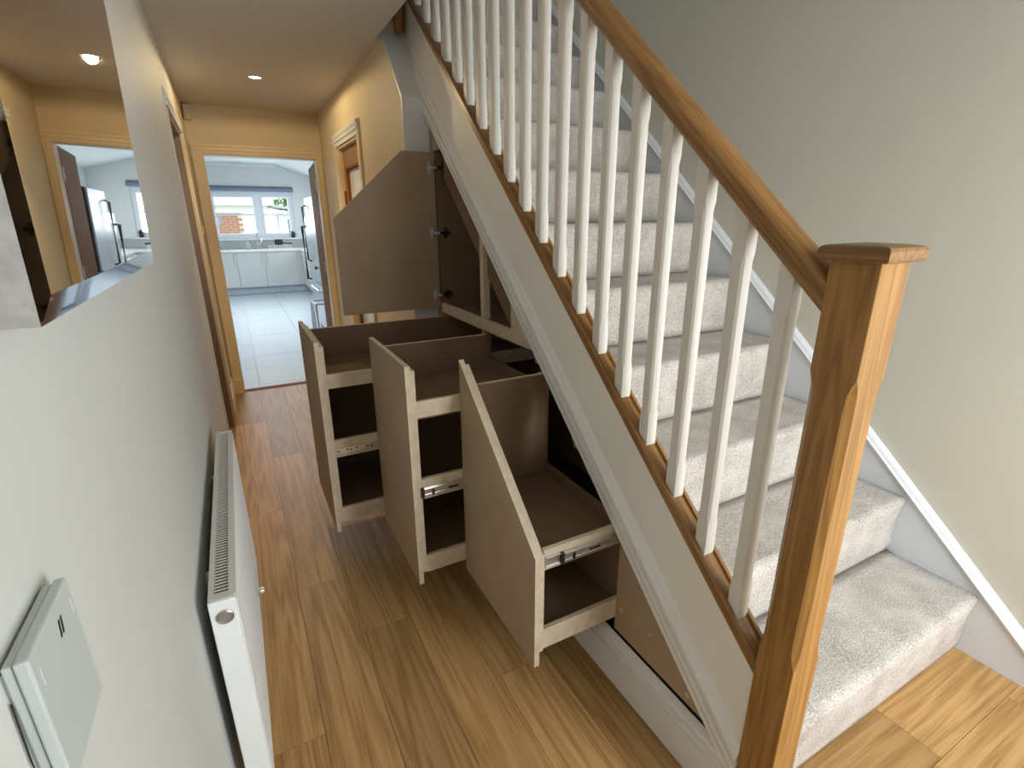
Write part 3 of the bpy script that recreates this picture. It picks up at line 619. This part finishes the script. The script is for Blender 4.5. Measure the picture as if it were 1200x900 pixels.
# ================================================================== KITCHEN
KY0, KY1, KXL, KXR = YE + 0.12, 12.67, -2.2, 1.95
kf = struct(B(KXL, KXR, KY0 - 0.06, KY1, -0.06, -0.012).build('floor_kitchen', 'grout'), 'pale large-format tiled kitchen floor', 'floor')
tm = MB().box(0.002, 0.598, 0.002, 1.198, -0.012, 0.0).mesh('tile', 'tile_pale')
for i in range(-4, 4):
    x = 0.04 + 0.6 * i; off = 0.0 if i % 2 else 0.5
    y = 4.74 - 1.2 + off + 0.0
    while y < KY1 - 0.6:
        if x >= KXL - 0.45 and x + 0.6 <= KXR + 0.7:
            xa, xb_, ya, yb = max(x, KXL), min(x + 0.6, KXR), max(y, KY0 - 0.06), min(y + 1.2, KY1 - 0.6)
            if yb - ya > 0.05 and xb_ - xa > 0.05:
                if yb - ya > 1.199 and xb_ - xa > 0.599: link('tile', tm, kf, loc=(x, y, 0))
                else: MB().box(0.002, xb_ - xa - 0.002, 0.002, yb - ya - 0.002, -0.012, 0).build('tile', 'tile_pale', kf, loc=(xa, ya, 0))
        y += 1.2
# kitchen walls
WZ0, WZ1, WXa, WXb = 1.115, 2.05, -0.28, 1.31
m = MB(); m.box(KXL, WXa, KY1, KY1 + 0.25, 0, 3.4); m.box(WXb, KXR + 0.2, KY1, KY1 + 0.25, 0, 3.4); m.box(WXa, WXb, KY1, KY1 + 0.25, 0, WZ0); m.box(WXa, WXb, KY1, KY1 + 0.25, WZ1, 3.4)
struct(m.build('wall_kitchen_end', 'kitchen_wall_paint'), 'white kitchen wall around the garden window', 'wall')
m = MB(); m.box(KXR, KXR + 0.2, KY0, 9.6, 0, 3.4); m.box(KXR, KXR + 0.2, 12.1, KY1, 0, 3.4); m.box(KXR, KXR + 0.2, 9.6, 12.1, 0, 1.1); m.box(KXR, KXR + 0.2, 9.6, 12.1, 2.1, 3.4)
struct(m.build('wall_kitchen_right', 'kitchen_wall_paint'), 'white kitchen wall behind the fridge', 'wall')
struct(B(KXL - 0.2, KXL, KY0, KY1, 0, 3.4).build('wall_kitchen_left', 'kitchen_wall_paint'), 'white left wall of the kitchen', 'wall')
m = MB(); m.box(KXL, WX - 0.12, YE, YE + 0.12, 0, 3.4); m.box(RW + 0.2, KXR, YE, YE + 0.12, 0, 3.4); m.box(WX - 0.12, RW + 0.2, YE + 0.0, YE + 0.12, CZ + 0.3, 3.4)
struct(m.build('wall_kitchen_near', 'kitchen_wall_paint'), 'kitchen side of the wall with the doorway', 'wall')
# vaulted ceiling: flat part with an opening for the added fill light, raking part on the right
m = MB(); m.box(KXL, -0.5, KY0, KY1, 2.6, 2.7); m.box(-0.5, 1.05, KY0, 7.2, 2.6, 2.7); m.box(-0.5, 1.05, 10.6, KY1, 2.6, 2.7)
m.prism([(1.05, 2.6), (1.05, 2.7), (KXR + 0.05, 2.42), (KXR + 0.05, 2.31)], 'y', KY0, KY1)
struct(m.build('ceiling_kitchen', 'kitchen_wall_paint'), 'white raking kitchen ceiling with an added light opening', 'ceiling')
struct(B(KXL, 1.05, KY1 - 0.05, KY1, 2.55, 2.6).build('trim_2', 'upvc_white'), 'white cornice where the kitchen wall meets the ceiling', 'trim')
# garden window: two casements each with a transom
def window(name, label, xs_, z0, z1, y, zt):
    f = MB()
    f.box(xs_[0], xs_[-1], y, y + 0.07, z0, z0 + 0.06); f.box(xs_[0], xs_[-1], y, y + 0.07, z1 - 0.06, z1)
    for i, x in enumerate(xs_):
        w_ = 0.05; f.box(x - (0 if i == 0 else w_), x + (0 if i == len(xs_) - 1 else w_), y, y + 0.07, z0 + 0.06, z1 - 0.06)
    o = struct(f.build(name, 'upvc_white'), label, 'window')
    for i in range(len(xs_) - 1):
        a, b_ = xs_[i] + 0.05, xs_[i + 1] - 0.05
        s_ = MB(); s_.box(a, b_, y - 0.012, y + 0.03, z0 + 0.06, z0 + 0.105); s_.box(a, b_, y - 0.012, y + 0.03, z1 - 0.105, z1 - 0.06)
        s_.box(a, a + 0.045, y - 0.012, y + 0.03, z0 + 0.105, z1 - 0.105); s_.box(b_ - 0.045, b_, y - 0.012, y + 0.03, z0 + 0.105, z1 - 0.105); s_.box(a + 0.045, b_ - 0.045, y - 0.01, y + 0.03, zt - 0.016, zt + 0.016)
        s_.build('sash', 'upvc_white', o)
        B(a + 0.04, b_ - 0.04, y + 0.005, y + 0.009, z0 + 0.10, zt - 0.014).build('pane', 'pane', o); B(a + 0.04, b_ - 0.04, y + 0.005, y + 0.009, zt + 0.014, z1 - 0.10).build('pane', 'pane', o)
    return o
window('window_2', 'white framed garden window above the kitchen sink', [WXa, 0.62, WXb], WZ0, WZ1, KY1 + 0.03, 1.60)
struct(B(WXa - 0.03, WXb + 0.03, KY1 - 0.05, KY1 + 0.03, WZ0 - 0.03, WZ0).build('trim_3', 'upvc_white'), 'white sill below the garden window', 'window sill')
bl = thing('roller_blind', 'rolled up blue grey blind above the garden window', 'blind', (0.2, KY1 - 0.05, 2.06))
MB().cyl((WXa - 0.02, KY1 - 0.055, 2.10), 0.045, WXb - WXa + 0.06, 'x', 18).build('roll', 'blind_blue', bl); B(WXa - 0.02, WXb + 0.03, KY1 - 0.02, KY1, 2.06, 2.17).build('cassette', 'blind_blue', bl)
# side window on the right wall
sf = MB()
for y in (9.6, 10.4, 11.25, 12.04): sf.box(KXR + 0.03, KXR + 0.09, y, y + 0.06, 1.1, 2.1)
for z in (1.1, 1.58, 2.04): sf.box(KXR + 0.03, KXR + 0.09, 9.66, 12.04, z, z + 0.06)
sw2 = struct(sf.build('window_3', 'upvc_white'), 'white framed window on the right kitchen wall', 'window')
for ya, yb in ((9.66, 10.4), (10.46, 11.25), (11.31, 12.04)):
    for za, zb in ((1.16, 1.58), (1.64, 2.04)): B(KXR + 0.05, KXR + 0.055, ya, yb, za, zb).build('pane', 'pane', sw2)
# base units under the window, each its own unit, and the continuous worktop
UY = 12.07
def base_unit(x0, x1, label, handle):
    t = thing('base_unit', label, 'cabinet', ((x0 + x1) / 2, UY + 0.3, 0), 'base units below the kitchen window')
    B(x0 + 0.001, x1 - 0.001, UY + 0.02, KY1 - 0.01, 0.15, 0.86).build('body', 'kitchen_unit', t)
    d = B(x0 + 0.003, x1 - 0.003, UY, UY + 0.019, 0.155, 0.855).build('door', 'kitchen_unit', t, bevel=0.002)
    hx = x1 - 0.05 if handle > 0 else x0 + 0.05
    MB().tube([(hx, UY, 0.60), (hx, UY - 0.03, 0.60), (hx, UY - 0.03, 0.83), (hx, UY, 0.83)], 0.009, 8).build('handle', 'steel', d)
    B(x0, x1, UY + 0.05, UY + 0.07, 0.001, 0.15).build('plinth', 'plinth_grey', t)
for x0, x1, lb, h in ((-1.10, -0.45, 'white base unit at the end below the window', 1), (-0.45, 0.05, 'white base unit beside the sink units', 1), (0.05, 0.565, 'white sink unit with its handle at the right edge', 1), (0.565, 1.19, 'white base unit in the corner with its handle at the left edge', -1)):
    base_unit(x0, x1, lb, h)
B(1.19, 1.31, UY + 0.001, UY + 0.02, 0.15, 0.86).build('corner_filler', 'kitchen_unit', bpy.data.objects['base_unit.003']); B(1.19, 1.37, UY + 0.05, UY + 0.07, 0.001, 0.15).build('corner_plinth', 'plinth_grey', bpy.data.objects['base_unit.003'])
def drawer_unit(y0, y1, label):
    t = thing('drawer_unit', label, 'cabinet', (1.6, (y0 + y1) / 2, 0), 'drawer units along the right kitchen wall')
    B(1.31, KXR - 0.005, y0 + 0.001, y1 - 0.001, 0.15, 0.86).build('body', 'kitchen_unit', t)
    for z0, z1 in ((0.155, 0.40), (0.405, 0.63), (0.635, 0.855)):
        d = B(1.29, 1.309, y0 + 0.003, y1 - 0.003, z0, z1).build('drawer', 'kitchen_unit', t, bevel=0.002); MB().tube([(1.29, y0 + 0.1, z1 - 0.05), (1.265, y0 + 0.1, z1 - 0.05), (1.265, y1 - 0.1, z1 - 0.05), (1.29, y1 - 0.1, z1 - 0.05)], 0.008, 8).build('handle', 'steel', d)
    B(1.35, 1.37, y0, y1, 0.001, 0.15).build('plinth', 'plinth_grey', t)
drawer_unit(10.2, 11.1, 'white drawer unit nearer the tall fridge'); drawer_unit(11.1, 12.0, 'white drawer unit next to the corner')
wt = MB().prism([(-1.10, UY - 0.02), (1.27, UY - 0.02), (1.27, 10.18), (KXR - 0.003, 10.18), (KXR - 0.003, KY1 - 0.003), (-1.10, KY1 - 0.003)], 'z', 0.862, 0.90)
tag(wt.build('worktop', 'worktop_white', bevel=0.003), 'white L-shaped kitchen worktop below the window', 'worktop')
tag(B(-1.10, KXR - 0.003, KY1 - 0.012, KY1 - 0.0015, 0.902, 1.085).build('splashback', 'splash_grey'), 'grey upstand between worktop and window sill', 'splashback')
# things on the worktop
sb = thing('soap_bottle', 'glass soap bottle with pump on the worktop beside the tap', 'bottle', (0.30, 12.40, 0.90))
MB().lathe([(0.045, 0), (0.05, 0.02), (0.05, 0.12), (0.03, 0.15), (0.015, 0.16), (0.015, 0.175)], (0.30, 12.40, 0.901)).build('body', 'splash_grey', sb, smooth=True); MB().cyl((0.30, 12.40, 1.076), 0.008, 0.045).box(0.26, 0.31, 12.39, 12.41, 1.12, 1.135).build('pump', 'steel', sb)
tp = thing('kitchen_tap', 'chrome mixer tap behind the sink', 'tap', (0.50, 12.48, 0.90))
MB().tube([(0.50, 12.48, 0.901), (0.50, 12.48, 1.22), (0.50, 12.44, 1.27), (0.50, 12.36, 1.28), (0.50, 12.31, 1.22)], 0.016).build('spout', 'chrome', tp, smooth=True); MB().tube([(0.50, 12.48, 0.98), (0.57, 12.46, 1.06), (0.60, 12.46, 1.12)], 0.012).build('lever', 'chrome', tp, smooth=True)
dk = thing('dish_rack', 'white dish rack holding a black pan on the worktop', 'dish rack', (0.90, 12.33, 0.90))
rk = MB().box(0.68, 1.14, 12.20, 12.48, 0.901, 0.912)
for i in range(9): rk.tube([(0.70 + i * 0.053, 12.21, 0.912), (0.70 + i * 0.053, 12.21, 0.98), (0.70 + i * 0.053, 12.47, 0.98), (0.70 + i * 0.053, 12.47, 0.912)], 0.005, 6)
rk.build('rack', 'ceramic', dk)
pnn = thing('black_pan', 'black saucepan standing in the dish rack', 'pan', (0.93, 12.33, 0.985))
MB().lathe([(0.07, 0), (0.085, 0.02), (0.09, 0.11), (0.084, 0.11), (0.08, 0.02), (0.03, 0.012)], (0.90, 12.33, 0.986), n=22).build('bowl', 'black_plastic', pnn, smooth=True); MB().tube([(0.97, 12.33, 1.03), (1.17, 12.30, 1.01)], 0.016, 8).build('handle', 'black_plastic', pnn)
pt = thing('potted_plant', 'small dark potted plant on the window sill', 'plant', (1.22, 12.64, 1.115))
MB().lathe([(0.03, 0), (0.04, 0.06), (0.036, 0.06), (0.034, 0.05)], (1.24, 12.655, 1.1155), n=14).build('pot', 'black_plastic', pt)
lv = MB()
for i in range(26):
    a = random.random() * 6.28; e = 0.03 + random.random() * 0.06; z = 1.175 + random.random() * 0.07; c = Vector((1.24 + 0.4 * e * math.cos(a), 12.655 + 0.35 * e * math.sin(a), z)); u = Vector((math.cos(a), math.sin(a), 0.6)).normalized() * 0.045; v_ = Vector((-math.sin(a), math.cos(a), 0)) * 0.016
    lv.add([c - u * 0.3, c + v_, c + u, c - v_], [[0, 1, 2, 3]])
lv.build('leaves', 'fridge_side', pt)
# fridge on the right, dark side towards the hall
fg = thing('fridge_freezer', 'tall silver fridge freezer with dark sides on the right of the kitchen', 'fridge', (1.4, 7.6, 0))
B(1.006, 1.78, 7.15, 8.05, 0.02, 1.80).build('cabinet', 'fridge_side', fg, bevel=0.004)
for za, zb in ((0.06, 0.66), (0.675, 1.79)):
    d = B(0.985, 1.005, 7.155, 8.045, za, zb).build('door', 'fridge_silver', fg, bevel=0.004)
    if zb > 1: MB().tube([(0.985, 7.95, zb - 0.85), (0.94, 7.95, zb - 0.83), (0.94, 7.95, zb - 0.12), (0.985, 7.95, zb - 0.10)], 0.014, 8).build('handle', 'fridge_side', d)
    else: MB().tube([(0.985, 7.25, zb - 0.07), (0.94, 7.25, zb - 0.07), (0.94, 7.95, zb - 0.07), (0.985, 7.95, zb - 0.07)], 0.014, 8).build('handle', 'steel', d)
for y in (7.25, 7.95): MB().cyl((1.12, y, 0.0), 0.02, 0.022).build('foot', 'black_plastic', fg)
# second tall appliance further back
ov = thing('tall_oven_unit', 'tall pale appliance unit with a black handle beyond the fridge', 'oven unit', (1.55, 8.6, 0))
B(1.10, 1.9, 8.10, 8.95, 0.02, 1.55).build('cabinet', 'fridge_silver', ov); dd = B(1.06, 1.098, 8.105, 8.945, 0.10, 1.54).build('door', 'fridge_silver', ov, bevel=0.003); MB().tube([(1.06, 8.85, 0.60), (1.01, 8.85, 0.60), (1.01, 8.85, 1.40), (1.06, 8.85, 1.40)], 0.02, 8).build('handle', 'black_plastic', dd)
# low laundry stand with towel beside the open leaf
ls = thing('towel_rail', 'low white rail standing on the tiles near the brown door leaf', 'towel rail', (0.86, 6.75, 0))
MB().tube([(0.80, 6.55, 0.002), (0.80, 6.60, 0.52), (0.80, 6.95, 0.52), (0.80, 7.0, 0.002)], 0.012, 8).tube([(0.98, 6.55, 0.002), (0.98, 6.60, 0.52), (0.98, 6.95, 0.52), (0.98, 7.0, 0.002)], 0.012, 8).tube([(0.80, 6.60, 0.52), (0.98, 6.60, 0.52)], 0.012, 8).tube([(0.80, 6.95, 0.52), (0.98, 6.95, 0.52)], 0.012, 8).build('rail', 'bright_white', ls)
tw = MB(); nn = 10
for side, x in ((0, 0.770), (1, 0.777)):
    for i in range(nn + 1):
        t_ = i / nn; y = 6.62 + 0.3 * t_
        for j in range(6): z = 0.535 - 0.36 * j / 5; tw.v.append((x + 0.008 * math.sin(9 * t_ + j * 0.6) * (j / 5), y - 0.02 * j / 5 * math.cos(7 * t_), z + 0.02 * math.sin(5 * t_) * (j == 5)))
def gi(s_, i, j): return s_ * (nn + 1) * 6 + i * 6 + j
for s_ in (0, 1):
    for i in range(nn):
        for j in range(5): tw.f.append([gi(s_, i, j), gi(s_, i + 1, j), gi(s_, i + 1, j + 1), gi(s_, i, j + 1)]); tw.mi.append(0)
for i in range(nn): tw.f += [[gi(0, i, 0), gi(0, i + 1, 0), gi(1, i + 1, 0), gi(1, i, 0)], [gi(0, i, 5), gi(0, i + 1, 5), gi(1, i + 1, 5), gi(1, i, 5)]]; tw.mi += [0, 0]
tag(tw.build('tea_towel', 'towel', smooth=True), 'pale patterned tea towel hanging on the low white rail', 'towel')

# ================================================================== GARDEN
struct(B(-14, 16, KY1 + 0.25, 40, -0.3, -0.1).build('ground_garden', 'lawn'), 'lawn of the back garden', 'lawn')
sh = thing('brick_outhouse', 'small brick outhouse with grey roof seen through the garden window', 'outhouse', (-0.6, 19.5, -0.1))
B(-3.2, 1.2, 19.0, 21.0, -0.1, 1.95).build('wall', 'shed_white', sh)
bwall = B(-0.62, 0.42, 18.97, 18.998, 0.75, 1.70).build('brick_panel', 'mortar', sh)
bm_ = MB().box(0, 0.215, 0, 0.02, 0, 0.065).mesh('brick', 'brick')
for r_ in range(12):
    for c_ in range(4):
        x = -0.62 + 0.01 + c_ * 0.235 + (0.11 if r_ % 2 else 0)
        if x + 0.215 <= 0.43: link('brick', bm_, bwall, loc=(x, 18.955, 0.76 + r_ * 0.078))
MB().prism([(18.7, 1.92), (21.4, 1.92), (20.0, 2.6)], 'x', -3.4, 1.4).build('roof', 'roof_grey', sh)
MB().cyl((-0.35, 18.95, 1.45), 0.18, 0.02, 'y', 20).build('vent_cover', 'blind_blue', sh)
gz = thing('garden_shed', 'pale garden shed with lean-to roof behind the lawn', 'shed', (2.4, 21, -0.1))
B(1.6, 3.4, 20.5, 22.5, -0.1, 1.7).build('wall', 'shed_white', gz); MB().prism([(1.4, 1.9), (3.6, 1.6), (3.6, 1.68), (1.4, 1.98)], 'y', 20.2, 22.7).build('roof', 'roof_grey', gz); B(1.9, 2.6, 20.46, 20.498, 0.6, 1.5).build('window', 'blind_blue', gz)
def tree(x, y, h, r, seed, label):
    t = thing('garden_tree', label, 'tree', (x, y, -0.1), 'trees in the back garden'); rr = random.Random(seed)
    tk = MB().tube([(x, y, -0.1), (x + 0.1, y, h * 0.5), (x - 0.1, y, h * 0.8)], 0.09, 8)
    for i in range(6):
        a = rr.random() * 6.28; tk.tube([(x, y, h * (0.45 + 0.05 * i)), (x + r * 0.7 * math.cos(a), y + r * 0.5 * math.sin(a), h * (0.75 + 0.05 * i))], 0.03, 6)
    tk.build('trunk', 'bark', t)
    lf_ = MB()
    for i in range(900):
        while True:
            p = Vector((rr.uniform(-1, 1), rr.uniform(-1, 1), rr.uniform(-1, 1)))
            if 0.25 < p.length < 1: break
        c = Vector((x + p.x * r, y + p.y * r, h * 0.85 + p.z * r * 0.75)); u = Vector((rr.uniform(-1, 1), rr.uniform(-1, 1), rr.uniform(-1, 1))).normalized() * 0.13; v_ = u.orthogonal().normalized() * 0.06
        lf_.add([c - u, c + v_, c + u, c - v_], [[0, 1, 2, 3]])
    fo = lf_.build('foliage', 'foliage', t); fo['kind'] = 'stuff'
tree(2.3, 24.5, 3.4, 1.5, 1, 'leafy green tree behind the pale garden shed'); tree(-0.9, 27, 4.6, 1.4, 2, 'green tree showing above the outhouse roof'); tree(4.0, 19, 2.4, 1.0, 3, 'low bushy tree beside the pale garden shed')
